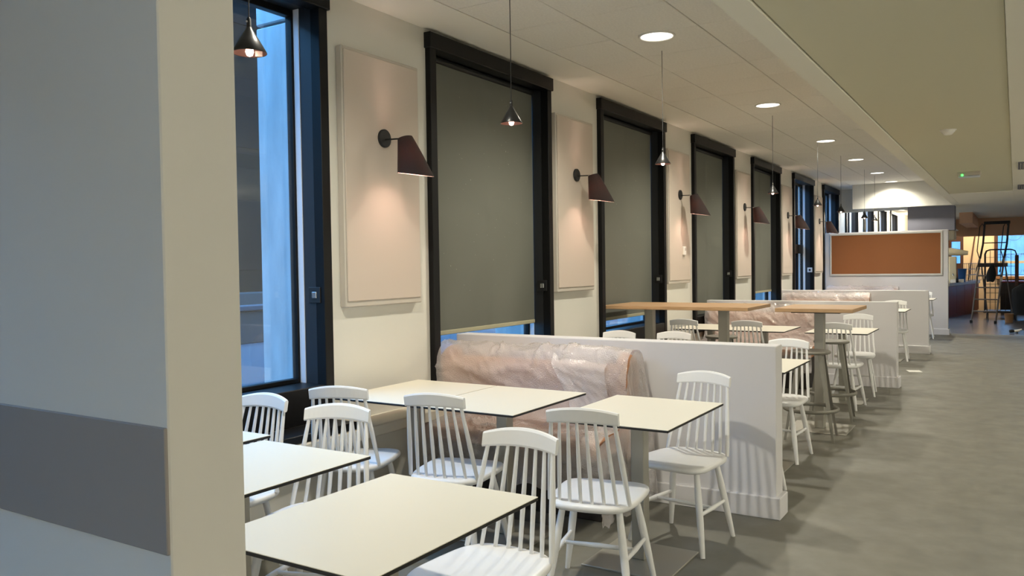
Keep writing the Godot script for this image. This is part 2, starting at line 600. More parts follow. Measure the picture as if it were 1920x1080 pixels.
func make_window(n: int):
	var zl := win_left(n)
	var zr := zl - 1.67
	var w := structure("window_%d" % (n + 2))
	var st := begin()
	box(st, Vector3(-3.40, 0.60, zl - 0.07), Vector3(-3.33, 3.02, zl), 0.003)
	part("upright", st, M.black, w)
	st = begin()
	box(st, Vector3(-3.40, 0.60, zr), Vector3(-3.33, 3.02, zr + 0.065), 0.003)
	part("upright", st, M.black, w)
	st = begin()
	box(st, Vector3(-3.41, 2.93, zr - 0.012), Vector3(-3.315, 3.035, zl + 0.012), 0.004)
	part("header", st, M.black, w)
	# linings of the opening
	st = begin()
	box(st, Vector3(-3.60, 0.60, zr + 0.03), Vector3(-3.40, 3.02, zr + 0.063), 0)
	part("lining", st, M.lining, w)
	st = begin()
	box(st, Vector3(-3.60, 0.60, zl - 0.068), Vector3(-3.40, 3.02, zl - 0.035), 0)
	part("lining", st, M.lining, w)
	st = begin()
	box(st, Vector3(-3.60, 2.95, zr + 0.063), Vector3(-3.40, 3.02, zl - 0.068), 0)
	part("lining", st, M.lining, w)
	st = begin()
	box(st, Vector3(-3.60, 0.60, zr + 0.063), Vector3(-3.335, 0.80, zl - 0.07), 0.004)
	part("sill_box", st, M.black, w)
	if n <= 1:
		st = begin()
		box(st, Vector3(-3.335, 0.558, zr + 0.03), Vector3(-3.135, 0.60, zl - 0.03), 0.004)
		part("sill_board", st, M.black, w)
	# pale side channel on the far reveal
	st = begin()
	box(st, Vector3(-3.534, 0.80, zr + 0.063), Vector3(-3.491, 2.95, zr + 0.069), 0.001)
	part("side_channel", st, M.channel, w)
	# sash
	st = begin()
	box(st, Vector3(-3.585, 0.80, zr + 0.063), Vector3(-3.535, 2.95, zr + 0.082), 0.003)
	box(st, Vector3(-3.585, 0.80, zl - 0.112), Vector3(-3.535, 2.95, zl - 0.07), 0.003)
	box(st, Vector3(-3.585, 0.80, zr + 0.083), Vector3(-3.535, 0.825, zl - 0.113), 0.003)
	box(st, Vector3(-3.585, 2.91, zr + 0.083), Vector3(-3.535, 2.95, zl - 0.113), 0.003)
	part("sash", st, M.black, w)
	if n >= 6:
		st = begin()
		box(st, Vector3(-3.60, 1.62, zr + 0.106), Vector3(-3.52, 1.79, zl - 0.113), 0.003)
		part("transom", st, M.black, w)
		st = begin()
		box(st, Vector3(-3.60, 0.84, zr + 0.5), Vector3(-3.52, 2.91, zr + 0.58), 0.003)
		part("mullion", st, M.black, w)
	st = begin()
	box(st, Vector3(-3.562, 0.83, zr + 0.075), Vector3(-3.556, 2.92, zl - 0.10), 0)
	part("pane", st, M.glass, w)
	# roller blinds on the second to fifth window
	if n >= 2 and n <= 5:
		var low: float = [0, 0, 1.0, 0.925, 0.79, 1.0][n]
		var b := thing("roller_blind", ["", "", "olive grey roller blind in the window between the two nearest wall panels", "olive grey roller blind behind the long wooden high table's left end", "grey roller blind in the window right of the panel with the thermostat", "smallest and farthest of the drawn grey roller blinds"][n], "blind", Vector3(-3.485, 0, 0), 0, "roller blinds in the window row")
		st = begin()
		st.set_smooth_group(-1)
		var z0 := zl - 0.075
		var z1 := zr + 0.07
		var q := [Vector3(0, low, z0), Vector3(0, low, z1), Vector3(0, 2.93, z1), Vector3(0, 2.93, z0)]
		var uv := [Vector2(0, 1), Vector2(1, 1), Vector2(1, 0), Vector2(0, 0)]
		for back in [0.0, -0.003]:
			var order := [0, 1, 2, 0, 2, 3] if back == 0.0 else [0, 2, 1, 0, 3, 2]
			for i in order:
				st.set_uv(uv[i])
				st.add_vertex(q[i] + Vector3(back, 0, 0))
		st.generate_normals()
		st.generate_tangents()
		var am := st.commit()
		am.surface_set_material(0, M.blind)
		part_mesh("cloth", am, b)
		st = begin()
		box(st, Vector3(-0.008, low - 0.028, z1), Vector3(0.006, low + 0.004, z0), 0.003)
		part("hem_bar", st, M.hem, b)
		st = begin()
		tube(st, [Vector3(-0.004, 2.925, z0), Vector3(-0.004, 2.925, z1)], [0.024], 14)
		part("roller", st, M.black_matt, b)
	if n >= 1 and n <= 6 and n != 5:
		var y: float = [0, 1.31, 1.29, 1.29, 1.31, 0, 1.3][n]
		var s := thing("switch_plate", ["", "black switch plate on the dark reveal of the nearest window", "black switch plate on the reveal beside the first drawn blind", "black switch plate on the reveal above the long wooden table", "black switch plate on the reveal of the third drawn blind", "", "pale square switch plate on the blue-lit reveal of a far unblinded window"][n], "switch", Vector3(-3.405, y, zr + 0.064), 0, "switch plates on the window reveals")
		st = begin()
		box(st, Vector3(-0.045, -0.045, 0), Vector3(0.045, 0.045, 0.008), 0.002)
		part("plate", st, M.channel if n == 6 else M.black_matt, s)
		st = begin()
		box(st, Vector3(-0.018, -0.018, 0.008), Vector3(0.018, 0.018, 0.012), 0.002)
		part("button", st, M.black_matt if n == 6 else M.chrome, s.get_node("plate"))

func outside():
	var g := slab("ground_outside", Vector3(-40, -0.4, -60), Vector3(-3.62, 0.45, 30), M.terrace)
	# concrete fins on the facade between the windows
	for n in range(-2, 9):
		var zl := win_left(n) - 1.70
		var pl := structure("pillar" if n == -2 else "pillar_%03d" % (n + 2))
		for lift in [[0.45, 2.93], [2.945, 4.2]]:
			var ps := begin()
			box(ps, Vector3(-3.95, lift[0], zl - 0.86), Vector3(-3.622, lift[1], zl + 0.01), 0.008)
			part("concrete_block", ps, M.concrete, pl)
	# building across the yard
	var b := thing("office_building", "dark grey building across the yard seen through the nearest window", "building", Vector3(-15, 0.45, -14))
	var st := begin()
	box(st, Vector3(-3, 0, -30), Vector3(0, 9.0, 30), 0.02)
	part("wall", st, M.facade, b)
	for lev in 3:
		for i in 9:
			st = begin()
			box(st, Vector3(-0.05, 1.0 + lev * 2.8, -13.0 + i * 3.1), Vector3(0.02, 2.6 + lev * 2.8, -10.6 + i * 3.1), 0.01)
			part("window", st, M.dark_glass, b)
	st = begin()
	box(st, Vector3(0, 0.0, -30), Vector3(0.6, 0.5, 30), 0.02)
	part("plinth", st, M.facade_light, b)
	var f := thing("pale_facade", "pale facade outside the far right window beyond the stepladder", "building", Vector3(0.5, -0.05, -37.0))
	st = begin()
	box(st, Vector3(-6.0, 0, -1.0), Vector3(5.0, 4.2, 0), 0.02)
	part("wall", st, M.concrete, f)
	for fy in [0.9, 1.7, 2.5]:
		st = begin()
		box(st, Vector3(-6.0, fy, 0), Vector3(5.0, fy + 0.03, 0.03), 0.005)
		part("ledge", st, M.concrete, f)
	var p := thing("yard_wall", "low pale wall standing in the yard outside the nearest window", "wall", Vector3(-9, 0.45, -10))
	st = begin()
	box(st, Vector3(-0.1, 0, -16), Vector3(0.1, 0.45, 14), 0.01)
	part("body", st, M.facade_light, p)
	st = begin()
	box(st, Vector3(-0.14, 0.45, -16), Vector3(0.14, 0.52, 14), 0.01)
	part("coping", st, M.terrace, p)

# ==================================================================== lamps, panels
func fittings():
	var st: SurfaceTool
	# ---- round recessed downlights
	var zs := [-5.41, -8.41, -11.36, -13.74, -16.07, -18.02]
	var names := ["largest and nearest round recessed ceiling downlight", "second round ceiling downlight counted away from the camera", "third round ceiling downlight in the row along the windows", "fourth round ceiling downlight in the row along the windows", "fifth round ceiling downlight, last before the one at the bulkhead", "round ceiling downlight right against the bulkhead, throwing a bright scallop on it"]
	for i in 6:
		var t: Node3D
		if i == 0:
			t = thing("ceiling_downlight", names[i], "downlight", Vector3.ZERO, 0, "downlights in the window-side ceiling")
			st = begin()
			lathe(st, [Vector2(0.112, 0.004), Vector2(0.112, -0.006), Vector2(0.118, -0.009), Vector2(0.128, -0.005), Vector2(0.13, 0.0)], 40, Vector3.ZERO, false)
			part("rim", st, M.offwhite, t)
			st = begin()
			lathe(st, [Vector2(0.112, -0.001), Vector2(0.06, -0.004), Vector2(0.004, -0.005)], 40)
			part("lens", st, M.lamp_face, t)
			downlight_0 = t
		else:
			t = dup(downlight_0, "ceiling_downlight", names[i], Vector3.ZERO, 0, "downlights in the window-side ceiling")
		t.position = Vector3(-2.145, CEIL, zs[i])
		spot(Vector3(-2.145, CEIL - 0.03, zs[i]), 3.6)
	for z in [-2.4]:
		spot(Vector3(-2.145, CEIL - 0.03, z), 3.6)
	for z in [-4.0, -7.5, -11.0, -14.5]:
		spot(Vector3(1.6, SOF - 0.03, z), 2.4)

	for z in [2.6, -2.5, -7.0, -11.5]:
		var om := OmniLight3D.new()
		om.name = "room_light"
		om.light_color = Color(1.0, 0.985, 0.93)
		om.light_energy = 0.8
		om.light_size = 0.15
		om.omni_range = 30.0
		om.omni_attenuation = 2.0
		om.shadow_enabled = true
		add_child(om, true)
		om.position = Vector3(2.4, 2.0, z)
		if z > 0.0:
			om.light_energy = 2.6

	# ---- small cone pendants on long cords
	var pz := [-1.925, -3.643, -5.801, -9.05, -11.41, -13.12, -15.37, -16.58]
	var pn := ["largest black cone pendant lamp, in front of the nearest window", "black cone pendant lamp hanging before the first drawn blind", "black cone pendant lamp beside the second window's right frame", "black cone pendant lamp in front of the fourth drawn blind's dark reveal", "black cone pendant lamp left of the last unblinded windows", "black cone pendant lamp against the last dark window", "black cone pendant lamp left of the two over the cork board", "smallest and farthest black cone pendant lamp, right of its pair"]
	for i in 8:
		var t: Node3D
		if i == 0:
			t = thing("pendant_lamp", pn[i], "pendant lamp", Vector3.ZERO, 0, "cone pendants along the windows")
			st = begin()
			lathe(st, [Vector2(0.058, 0.0), Vector2(0.0585, 0.004), Vector2(0.034, 0.046), Vector2(0.012, 0.083), Vector2(0.009, 0.09)], 36, Vector3.ZERO, false)
			part("shade", st, M.pendant_metal, t)
			st = begin()
			lathe(st, [Vector2(0.057, 0.001), Vector2(0.033, 0.045), Vector2(0.010, 0.082)], 36, Vector3.ZERO, false)
			part("lining", st, M.copper, t.get_node("shade"))
			st = begin()
			lathe(st, [Vector2(0.010, 0.086), Vector2(0.0085, 0.092), Vector2(0.0075, 0.118), Vector2(0.005, 0.124)], 16)
			part("neck", st, M.black_matt, t)
			st = begin()
			tube(st, [Vector3(0, 0.107, 0.005), Vector3(0.004, 0.107, 0.013)], [0.0035], 10)
			part("screw", st, M.chrome, t.get_node("neck"))
			st = begin()
			tube(st, [Vector3(0, 0.122, 0), Vector3(0.001, 0.4, 0), Vector3(0, CEIL - 2.211, 0)], [0.0022], 8)
			part("cord", st, M.black_matt, t)
			st = begin()
			lathe(st, [Vector2(0.004, 0.034), Vector2(0.012, 0.018), Vector2(0.0145, 0.005), Vector2(0.010, -0.007), Vector2(0.001, -0.011)], 18)
			part("bulb", st, M.bulb_warm, t)
			pendant_0 = t
		else:
			t = dup(pendant_0, "pendant_lamp", pn[i], Vector3.ZERO, 0, "cone pendants along the windows")
		t.position = Vector3(-2.26, 2.211, pz[i])
		var l := OmniLight3D.new()
		l.name = "pendant_light"
		l.light_color = Color(1.0, 0.8, 0.7)
		l.light_energy = 0.004
		l.light_size = 0.01
		l.omni_range = 12.0
		l.omni_attenuation = 2.0
		l.shadow_enabled = true
		add_child(l, true)
		l.position = Vector3(-2.26, 2.211 - 0.012, pz[i])
	var tag := begin()
	box(tag, Vector3(-0.012, -0.012, 0), Vector3(0.012, 0.006, 0.0008), 0, Transform3D(Basis(Vector3.UP, 0.86), Vector3(0.012, 0.006, -0.03)))
	part("tag", tag, M.offwhite, pendant_0.get_node("shade"), "small paper tag")

	# ---- acoustic panels and wall lamps between the windows
	var ln := ["nearest black wall lamp with a slanted cone shade, on the largest wall panel", "second black slanted-shade wall lamp, on the panel left of the second drawn blind", "third black slanted-shade wall lamp, on the panel with the thermostat", "fourth black slanted-shade wall lamp, left of the fourth drawn blind", "fifth black slanted-shade wall lamp, before the first far unblinded window", "smallest black slanted-shade wall lamp, just above the cork board's left corner"]
	var an := ["largest and nearest pinkish fabric wall panel, between the first two windows", "second fabric wall panel, between the two nearest drawn blinds", "fabric wall panel with the small white thermostat on it", "fourth fabric wall panel, between the third and fourth drawn blinds", "fifth fabric wall panel, right of the last drawn blind", "farthest narrow fabric wall panel, left of the cork board"]
	for i in 6:
		var zc := -3.847 - PITCH * i
		if i > 0:
			zc = [0, -6.42, -9.03, -11.66, -14.26, -16.88][i]
		var t: Node3D
		if i == 0:
			t = thing("wall_panel", an[i], "acoustic panel", Vector3.ZERO, 0, "fabric panels between the windows")
			st = begin()
			box(st, Vector3(0, 0, -0.355), Vector3(0.05, 1.53, 0.355), 0.006)
			part("body", st, M.panel_rim, t)
			st = begin()
			box(st, Vector3(0.05, 0.035, -0.335), Vector3(0.058, 1.51, 0.345), 0.006)
			part("fabric_face", st, M.panel, t)
			panel_0 = t
		else:
			t = dup(panel_0, "wall_panel", an[i], Vector3.ZERO, 0, "fabric panels between the windows")
		t.position = Vector3(WX, 1.23, zc)
		if i == 0:
			t = thing("wall_lamp", ln[i], "wall lamp", Vector3.ZERO, 0, "wall lamps on the fabric panels")
			st = begin()
			tube(st, [Vector3(0, 0, 0), Vector3(0.012, 0, 0), Vector3(0.016, 0, 0)], [0.056, 0.056, 0.05], 32)
			part("wall_plate", st, M.black_matt, t)
			st = begin()
			tube(st, [Vector3(0.015, -0.008, 0), Vector3(0.125, -0.012, 0)], [0.005], 12)
			part("arm", st, M.black_matt, t)
			st = begin()
			tube(st, [Vector3(0.122, -0.012, 0), Vector3(0.16, -0.018, 0)], [0.008], 12)
			part("joint", st, M.chrome, t)
			for lay in 2:
				st = begin()
				var off := 0.0 if lay == 0 else 0.003
				var rings := []
				for k in 11:
					var f := k / 10.0
					var c := Vector3(0.168, -0.012, 0).lerp(Vector3(0.246, -0.24, 0), f)
					var rx := lerpf(0.045, 0.116, f) - off
					var rz := lerpf(0.045, 0.10, f) - off
					var r := PackedVector3Array()
					for q in 36:
						var a := TAU * q / 36
						r.append(c + Vector3(cos(a) * rx, cos(a) * rx * lerpf(0.25, -0.15, f), sin(a) * rz))
					rings.append(r)
				loft(st, rings, false)
				part("shade" if lay == 0 else "shade_lining", st, M.shade if lay == 0 else M.shade_lining, t if lay == 0 else t.get_node("shade"))
			st = begin()
			tube(st, [Vector3(0.17, -0.02, 0), Vector3(0.198, -0.115, 0)], [0.012], 12)
			part("socket", st, M.offwhite, t)
			st = begin()
			tube(st, [Vector3(0.198, -0.115, 0), Vector3(0.202, -0.13, 0), Vector3(0.207, -0.152, 0), Vector3(0.21, -0.166, 0)], [0.01, 0.021, 0.02, 0.008], 16)
			part("bulb", st, M.bulb_warm, t)
			sconce_0 = t
		else:
			t = dup(sconce_0, "wall_lamp", ln[i], Vector3.ZERO, 0, "wall lamps on the fabric panels")
		t.position = Vector3(-3.312, 2.257, zc + 0.005)
		var l := OmniLight3D.new()
		l.name = "wall_lamp_light"
		l.light_color = Color(1.0, 0.86, 0.80)
		l.light_energy = 0.19
		l.light_size = 0.05
		l.omni_range = 12.0
		l.omni_attenuation = 2.0
		l.shadow_enabled = true
		add_child(l, true)
		l.position = t.position + Vector3(0.205, -0.142, 0)
	# thermostat
	var th := thing("thermostat", "small white thermostat box on the third wall panel", "thermostat", Vector3(-3.312, 1.56, -9.13))
	st = begin()
	box(st, Vector3(0, 0, -0.035), Vector3(0.022, 0.1, 0.035), 0.004)
	part("case", st, M.offwhite, th)
	st = begin()
	box(st, Vector3(0.022, 0.05, -0.02), Vector3(0.025, 0.085, 0.02), 0.002)
	part("cover", st, M.panel_rim, th)
	# smoke detector, emergency light, vents on the aisle ceiling
	var sd := thing("smoke_detector", "small round smoke detector on the aisle ceiling", "smoke detector", Vector3(-0.49, SOF + 0.012, -7.8))
	st = begin()
	lathe(st, [Vector2(0.055, 0.0), Vector2(0.055, -0.018), Vector2(0.042, -0.032), Vector2(0.03, -0.045), Vector2(0.004, -0.048)], 28)
	part("head", st, M.offwhite, sd)
	st = begin()
	lathe(st, [Vector2(0.065, 0.0), Vector2(0.065, -0.008), Vector2(0.05, -0.01)], 28)
	part("base", st, M.offwhite, sd)
	var ex := thing("emergency_light", "small grey emergency light with a green diode on the aisle ceiling", "emergency light", Vector3(-0.5, SOF + 0.012, -11.7))
	st = begin()
	box(st, Vector3(-0.13, -0.05, -0.06), Vector3(0.13, 0, 0.06), 0.008)
	part("case", st, M.panel_rim, ex)
	st = begin()
	box(st, Vector3(-0.12, -0.075, -0.05), Vector3(0.12, -0.05, 0.05), 0.01)
	part("lens", st, M.channel, ex)
	st = begin()
	tube(st, [Vector3(-0.075, -0.045, 0.058), Vector3(-0.075, -0.045, 0.066)], [0.014], 14)
	part("indicator", st, M.green_led, ex, "green indicator")
	var vn := ["grey air grille in the aisle ceiling at the photo's right edge, nearer one", "grey air grille in the aisle ceiling at the photo's right edge, farther one"]
	for i in 2:
		var v := thing("air_grille", vn[i], "air grille", Vector3(0.1, SOF, [-11.2, -14.5][i]), 0, "air grilles in the aisle ceiling")
		st = begin()
		box(st, Vector3(-0.08, -0.012, -0.4), Vector3(0.08, 0, 0.4), 0.003)
		part("frame", st, M.greypaint, v)
		for k in 5:
			st = begin()
			box(st, Vector3(-0.062 + k * 0.026, -0.02, -0.37), Vector3(-0.05 + k * 0.026, -0.012, 0.37), 0.001)
			part("slat", st, M.dado, v)

func spot(at: Vector3, e: float):
	var l := SpotLight3D.new()
	l.name = "downlight_light"
	l.light_color = Color(1.0, 0.975, 0.905)
	l.light_energy = e
	l.light_size = 0.06
	l.spot_range = 30.0
	l.spot_attenuation = 2.0
	l.spot_angle = 76.0
	l.spot_angle_attenuation = 0.75
	l.shadow_enabled = true
	add_child(l, true)
	l.position = at
	l.rotation.x = -PI / 2

# ==================================================================== chairs and tables
func outline(w_front: float, w_back: float, zf: float, zb: float, inset: float, n := 48) -> Array:
	var out := []
	for k in n:
		var a := TAU * k / n
		var ca := cos(a)
		var sa := sin(a)
		var e := 0.42
		var px := signf(ca) * pow(absf(ca), e)
		var pz := signf(sa) * pow(absf(sa), e)
		var zc := (zf + zb) * 0.5
		var zh := (zf - zb) * 0.5 - inset
		var w := lerpf(w_back, w_front, (pz + 1.0) * 0.5) * 0.5 - inset
		# rounder at the back
		var z := zc + zh * pz
		if pz < 0.0:
			w *= 1.0 - 0.10 * pz * pz
			z -= 0.012 * (1.0 - px * px)
		out.append(Vector2(px * w, z))
	return out

func make_chair() -> Node3D:
	var t := thing("spindle_chair", "", "chair", Vector3.ZERO, 0, "white spindle-back chairs")
	var st := begin()
	var rings := []
	for s in [[0.04, 0.405], [0.012, 0.409], [0.003, 0.416], [0.0, 0.424], [0.002, 0.434], [0.008, 0.440], [0.02, 0.4425], [0.06, 0.441], [0.12, 0.438]]:
		var r := PackedVector3Array()
		for p in outline(0.425, 0.385, 0.225, -0.215, s[0]):
			r.append(Vector3(p.x, s[1], p.y))
		rings.append(r)
	loft(st, rings)
	part("seat", st, M.chair, t)
	# curved top rail
	st = begin()
	rings = []
	for k in 17:
		var f := k / 16.0 * 2.0 - 1.0
		var x := f * 0.156
		var z := -0.236 - 0.022 * (1.0 - f * f)
		var y0 := 0.790 + 0.010 * (1.0 - f * f)
		var y1 := 0.844 + 0.022 * (1.0 - f * f)
		var th := 0.011
		var r := PackedVector3Array()
		for q in [[-1.0, 0.12], [-1.0, 0.88], [-0.6, 1.0], [0.6, 1.0], [1.0, 0.88], [1.0, 0.12], [0.6, 0.0], [-0.6, 0.0]]:
			var y := lerpf(y0, y1, q[1])
			r.append(Vector3(x, y, z + q[0] * th - (y - 0.8) * 0.2))
		rings.append(r)
	loft(st, rings, true, false)
	part("top_rail", st, M.chair, t)
	for k in 8:
		var f := k / 7.0 * 2.0 - 1.0
		var base := Vector3(f * 0.178, 0.436, -0.150 - 0.042 * (1.0 - f * f))
		var top := Vector3(f * 0.138, 0.80, -0.236 - 0.022 * (1.0 - f * f * 0.76))
		var mid := base.lerp(top, 0.45)
		st = begin()
		var wide := 1.25 if k == 0 or k == 7 else 1.0
		tube(st, [base, base.lerp(top, 0.2), mid, top], [0.0075 * wide, 0.0085 * wide, 0.0095 * wide, 0.0065 * wide], 10)
		part("spindle", st, M.chair, t)
	var feet := {}
	for s in [-1.0, 1.0]:
		for e in [-1.0, 1.0]:
			var top := Vector3(s * (0.125 if e < 0 else 0.14), 0.412, e * 0.125)
			var foot := Vector3(s * (0.185 if e < 0 else 0.21), 0.0, e * 0.20)
			feet["%d%d" % [s, e]] = [top, foot]
			st = begin()
			tube(st, [top, top.lerp(foot, 0.35), top.lerp(foot, 0.6), foot], [0.0135, 0.018, 0.0175, 0.0115], 14)
			part("leg", st, M.chair, t)
	var at := func(s: int, e: int, f: float) -> Vector3:
		var q: Array = feet["%d%d" % [s, e]]
		return q[0].lerp(q[1], f)
	for s in [-1, 1]:
		var a: Vector3 = at.call(s, -1, 0.52)
		var b: Vector3 = at.call(s, 1, 0.52)
		st = begin()
		tube(st, [a, a.lerp(b, 0.5), b], [0.008, 0.0125, 0.008], 12)
		part("stretcher", st, M.chair, t)
	var l: Vector3 = (at.call(-1, -1, 0.52) + at.call(-1, 1, 0.52)) * 0.5
	var r2: Vector3 = (at.call(1, -1, 0.52) + at.call(1, 1, 0.52)) * 0.5
	st = begin()
	tube(st, [l, l.lerp(r2, 0.5), r2], [0.008, 0.0115, 0.008], 12)
	part("stretcher", st, M.chair, t)
	return t

func chair(x: float, z: float, deg: float, label: String):
	var o: Node3D
	if chair_0 == null:
		chair_0 = make_chair()
		o = chair_0
		o.set_meta("label", label)
		o.position = Vector3(x, 0, z)
		o.rotation.y = deg_to_rad(deg)
	else:
		dup(chair_0, "spindle_chair", label, Vector3(x, 0, z), deg_to_rad(deg), "white spindle-back chairs")

func make_table() -> Node3D:
	var t := thing("cafe_table", "", "table", Vector3.ZERO, 0, "white cafe tables")
	var st := begin()
	box(st, Vector3(-0.298, 0.7375, -0.39), Vector3(0.298, 0.74, 0.39), 0.0008)
	part("table_top", st, M.table_white, t)
	st = begin()
	box(st, Vector3(-0.2985, 0.727, -0.3905), Vector3(0.2985, 0.7374, 0.3905), 0.002)
	part("core_edge", st, M.table_core, t.get_node("table_top"), "black laminate edge")
	st = begin()
	box(st, Vector3(-0.034, 0.009, -0.034), Vector3(0.034, 0.715, 0.034), 0.004)
	part("column", st, M.steel, t)
	st = begin()
	box(st, Vector3(-0.17, 0.715, -0.17), Vector3(0.17, 0.727, 0.17), 0.003)
	part("top_bracket", st, M.table_core, t.get_child(t.get_child_count() - 1))
	st = begin()
	box(st, Vector3(-0.22, 0.0, -0.22), Vector3(0.22, 0.009, 0.22), 0.002)
	part("base_plate", st, M.steel, t)
	return t

func table(xc: float, zc: float, label: String):
	if table_0 == null:
		table_0 = make_table()
		table_0.set_meta("label", label)
		table_0.position = Vector3(xc, 0, zc)
	else:
		dup(table_0, "cafe_table", label, Vector3(xc, 0, zc), 0, "white cafe tables")

func seating():
	table(-1.56, -1.77, "nearest white cafe table, black-edged, cut by the photo's bottom edge")
	table(-2.397, -1.935, "white cafe table between the nearest table and the window-side one")
	table(-3.05, -2.02, "white cafe table by the nearest window, mostly hidden by the beige pier")
	table(-2.958, -3.68, "left one of the two joined white tables before the wrapped bench")
	table(-2.354, -3.68, "right one of the two joined white tables before the wrapped bench")
	table(-1.572, -3.69, "white table standing alone beside the end of the nearest low wall")
	table(-1.578, -5.79, "white table whose corner shows behind the nearest low wall's end")
	table(-2.932, -8.95, "left white table of the pair before the second wrapped bench")
	table(-2.333, -8.95, "right white table of the pair before the second wrapped bench")
	table(-1.535, -8.97, "white table in front of the second low wall, behind the square wooden high table")
	table(-1.62, -12.93, "white table corner showing past the end of the second low wall")
	table(-1.56, -16.75, "farthest white table, a corner past the third low wall's end")

	chair(-1.53, -2.25, 0.0, "white spindle chair at the nearest table, seat at the photo's bottom edge")
	chair(-1.59, -3.255, 191.0, "white spindle chair, back to us, drawn up to the table standing alone")
	chair(-1.49, -4.075, -8.0, "white spindle chair facing us in front of the nearest low wall")
	chair(-2.40, -3.29, 192.0, "white spindle chair with its back to us at the joined tables' right half")
	chair(-3.03, -3.24, 203.0, "white spindle chair with its back to us nearest the window ledge")
	chair(-2.455, -2.35, 16.0, "white spindle chair facing us behind the middle one of the three near tables")
	chair(-3.06, -2.40, 0.0, "white spindle chair facing us right against the nearest window's black sill")
	chair(-1.52, -6.20, -6.0, "white spindle chair facing us just past the nearest low wall's end")
	chair(-3.03, -6.43, 0.0, "white chair whose top rail alone shows over the low wall, left one")
	chair(-2.55, -6.53, 0.0, "white chair whose top rail alone shows over the low wall, right one")
	chair(-1.46, -5.075, 180.0, "white chair hidden behind the nearest low wall but for one foot")
	chair(-3.04, -8.61, 180.0, "white spindle chair seen between the long wooden table's two columns")
	chair(-2.38, -8.63, 183.0, "white spindle chair, back to us, right of the grey stool under the long wooden table")
	chair(-1.50, -8.60, 180.0, "white spindle chair with its back to us behind the grey bar stools")
	chair(-1.50, -9.55, 2.0, "white spindle chair facing us against the second low wall")
	chair(-1.53, -13.05, 0.0, "white spindle chair past the end of the second low wall")
	chair(-1.50, -16.95, 0.0, "farthest white spindle chair, a sliver past the third low wall")

	var bl := ["bench wrapped in bubble plastic, nearest, before the first low wall", "second wrapped bench, seen beneath the long wooden high table", "third wrapped bench, its top showing over the second low wall", "farthest wrapped bench, its top showing below the cork board"]
	var pl := ["clear bubble wrap draped and folded over the nearest bench", "clear plastic sheet over the bench behind the wooden high tables", "clear crumpled plastic over the third bench's top", "clear plastic over the farthest bench under the cork board"]
	var walls := [-4.65, -10.13, -14.03, -17.75]
	for i in 4:
		bench(WX + 0.02 + (0.0 if i == 0 else 0.06), -1.95 - 0.01 * i, walls[i], bl[i], pl[i], i)

func smooth_poly(pts: Array, n := 6) -> Array:
	var out := []
	var m := pts.size()
	for i in m:
		for k in n:
			out.append(cr(pts[(i + m - 1) % m], pts[i], pts[(i + 1) % m], pts[(i + 2) % m], k / float(n)))
	return out

func cr(a: Vector2, b: Vector2, c: Vector2, d: Vector2, t: float) -> Vector2:
	return 0.5 * (2.0 * b + (c - a) * t + (2.0 * a - 5.0 * b + 4.0 * c - d) * t * t + (3.0 * b - a - 3.0 * c + d) * t * t * t)

func bench(x0: float, x1: float, wz: float, label: String, wrap_label: String, idx: int):
	var t := thing("upholstered_bench", label, "bench", Vector3(0, 0, wz), 0, "upholstered benches along the low walls")
	# backrest with a fat rolled top (z is measured from the low wall, towards the room)
	var st := begin()
	var back := smooth_poly([Vector2(0.03, 0.30), Vector2(0.03, 0.60), Vector2(0.035, 0.80), Vector2(0.07, 0.90), Vector2(0.15, 0.925), Vector2(0.23, 0.89), Vector2(0.26, 0.81), Vector2(0.245, 0.66), Vector2(0.24, 0.50), Vector2(0.25, 0.30)], 4)
	extrude_x(st, back, x0, x1, 0.07)
	part("backrest", st, M.upholstery, t)
	st = begin()
	var seat := smooth_poly([Vector2(0.05, 0.36), Vector2(0.05, 0.45), Vector2(0.30, 0.47), Vector2(0.58, 0.475), Vector2(0.645, 0.45), Vector2(0.65, 0.40), Vector2(0.60, 0.365), Vector2(0.30, 0.36)], 4)
	extrude_x(st, seat, x0 + 0.01, x1 - 0.01, 0.03)
	part("seat", st, M.upholstery, t)
	st = begin()
	box(st, Vector3(x0 + 0.04, 0.0, 0.06), Vector3(x1 - 0.04, 0.36, 0.54), 0.006)
	part("plinth", st, M.plinth, t)
	# the wrap
	var w := thing("plastic_wrap", wrap_label, "plastic wrap", Vector3(0, 0, wz), 0, "plastic wraps over the benches")
	var prof := [Vector2(0.028, 0.70), Vector2(0.022, 0.82), Vector2(0.06, 0.915), Vector2(0.15, 0.945), Vector2(0.245, 0.905), Vector2(0.285, 0.81), Vector2(0.285, 0.70), Vector2(0.30, 0.60), Vector2(0.36, 0.525), Vector2(0.48, 0.495), Vector2(0.60, 0.49), Vector2(0.67, 0.46), Vector2(0.68, 0.38), Vector2(0.665, 0.28), Vector2(0.68, 0.20)]
	sheet(w, "sheet", prof, x0 - 0.01, x1 + 0.015, 0.034, 100 + idx, 120 if idx < 2 else 60)
	if idx == 0:
		# the end of the sheet hangs down at the aisle side
		var e := [Vector2(0.03, 0.88), Vector2(0.08, 0.92), Vector2(0.15, 0.938), Vector2(0.23, 0.90), Vector2(0.27, 0.80), Vector2(0.29, 0.68), Vector2(0.33, 0.56), Vector2(0.42, 0.50), Vector2(0.55, 0.49), Vector2(0.66, 0.46), Vector2(0.70, 0.36)]
		hanging(w, e, x1 + 0.012)
		# loose flap folded over the front
		flap(w, x1 - 0.52, x1 - 0.12)

func ridge(n: FastNoiseLite, x: float, y: float) -> float:
	return 1.0 - absf(n.get_noise_2d(x, y)) * 2.2

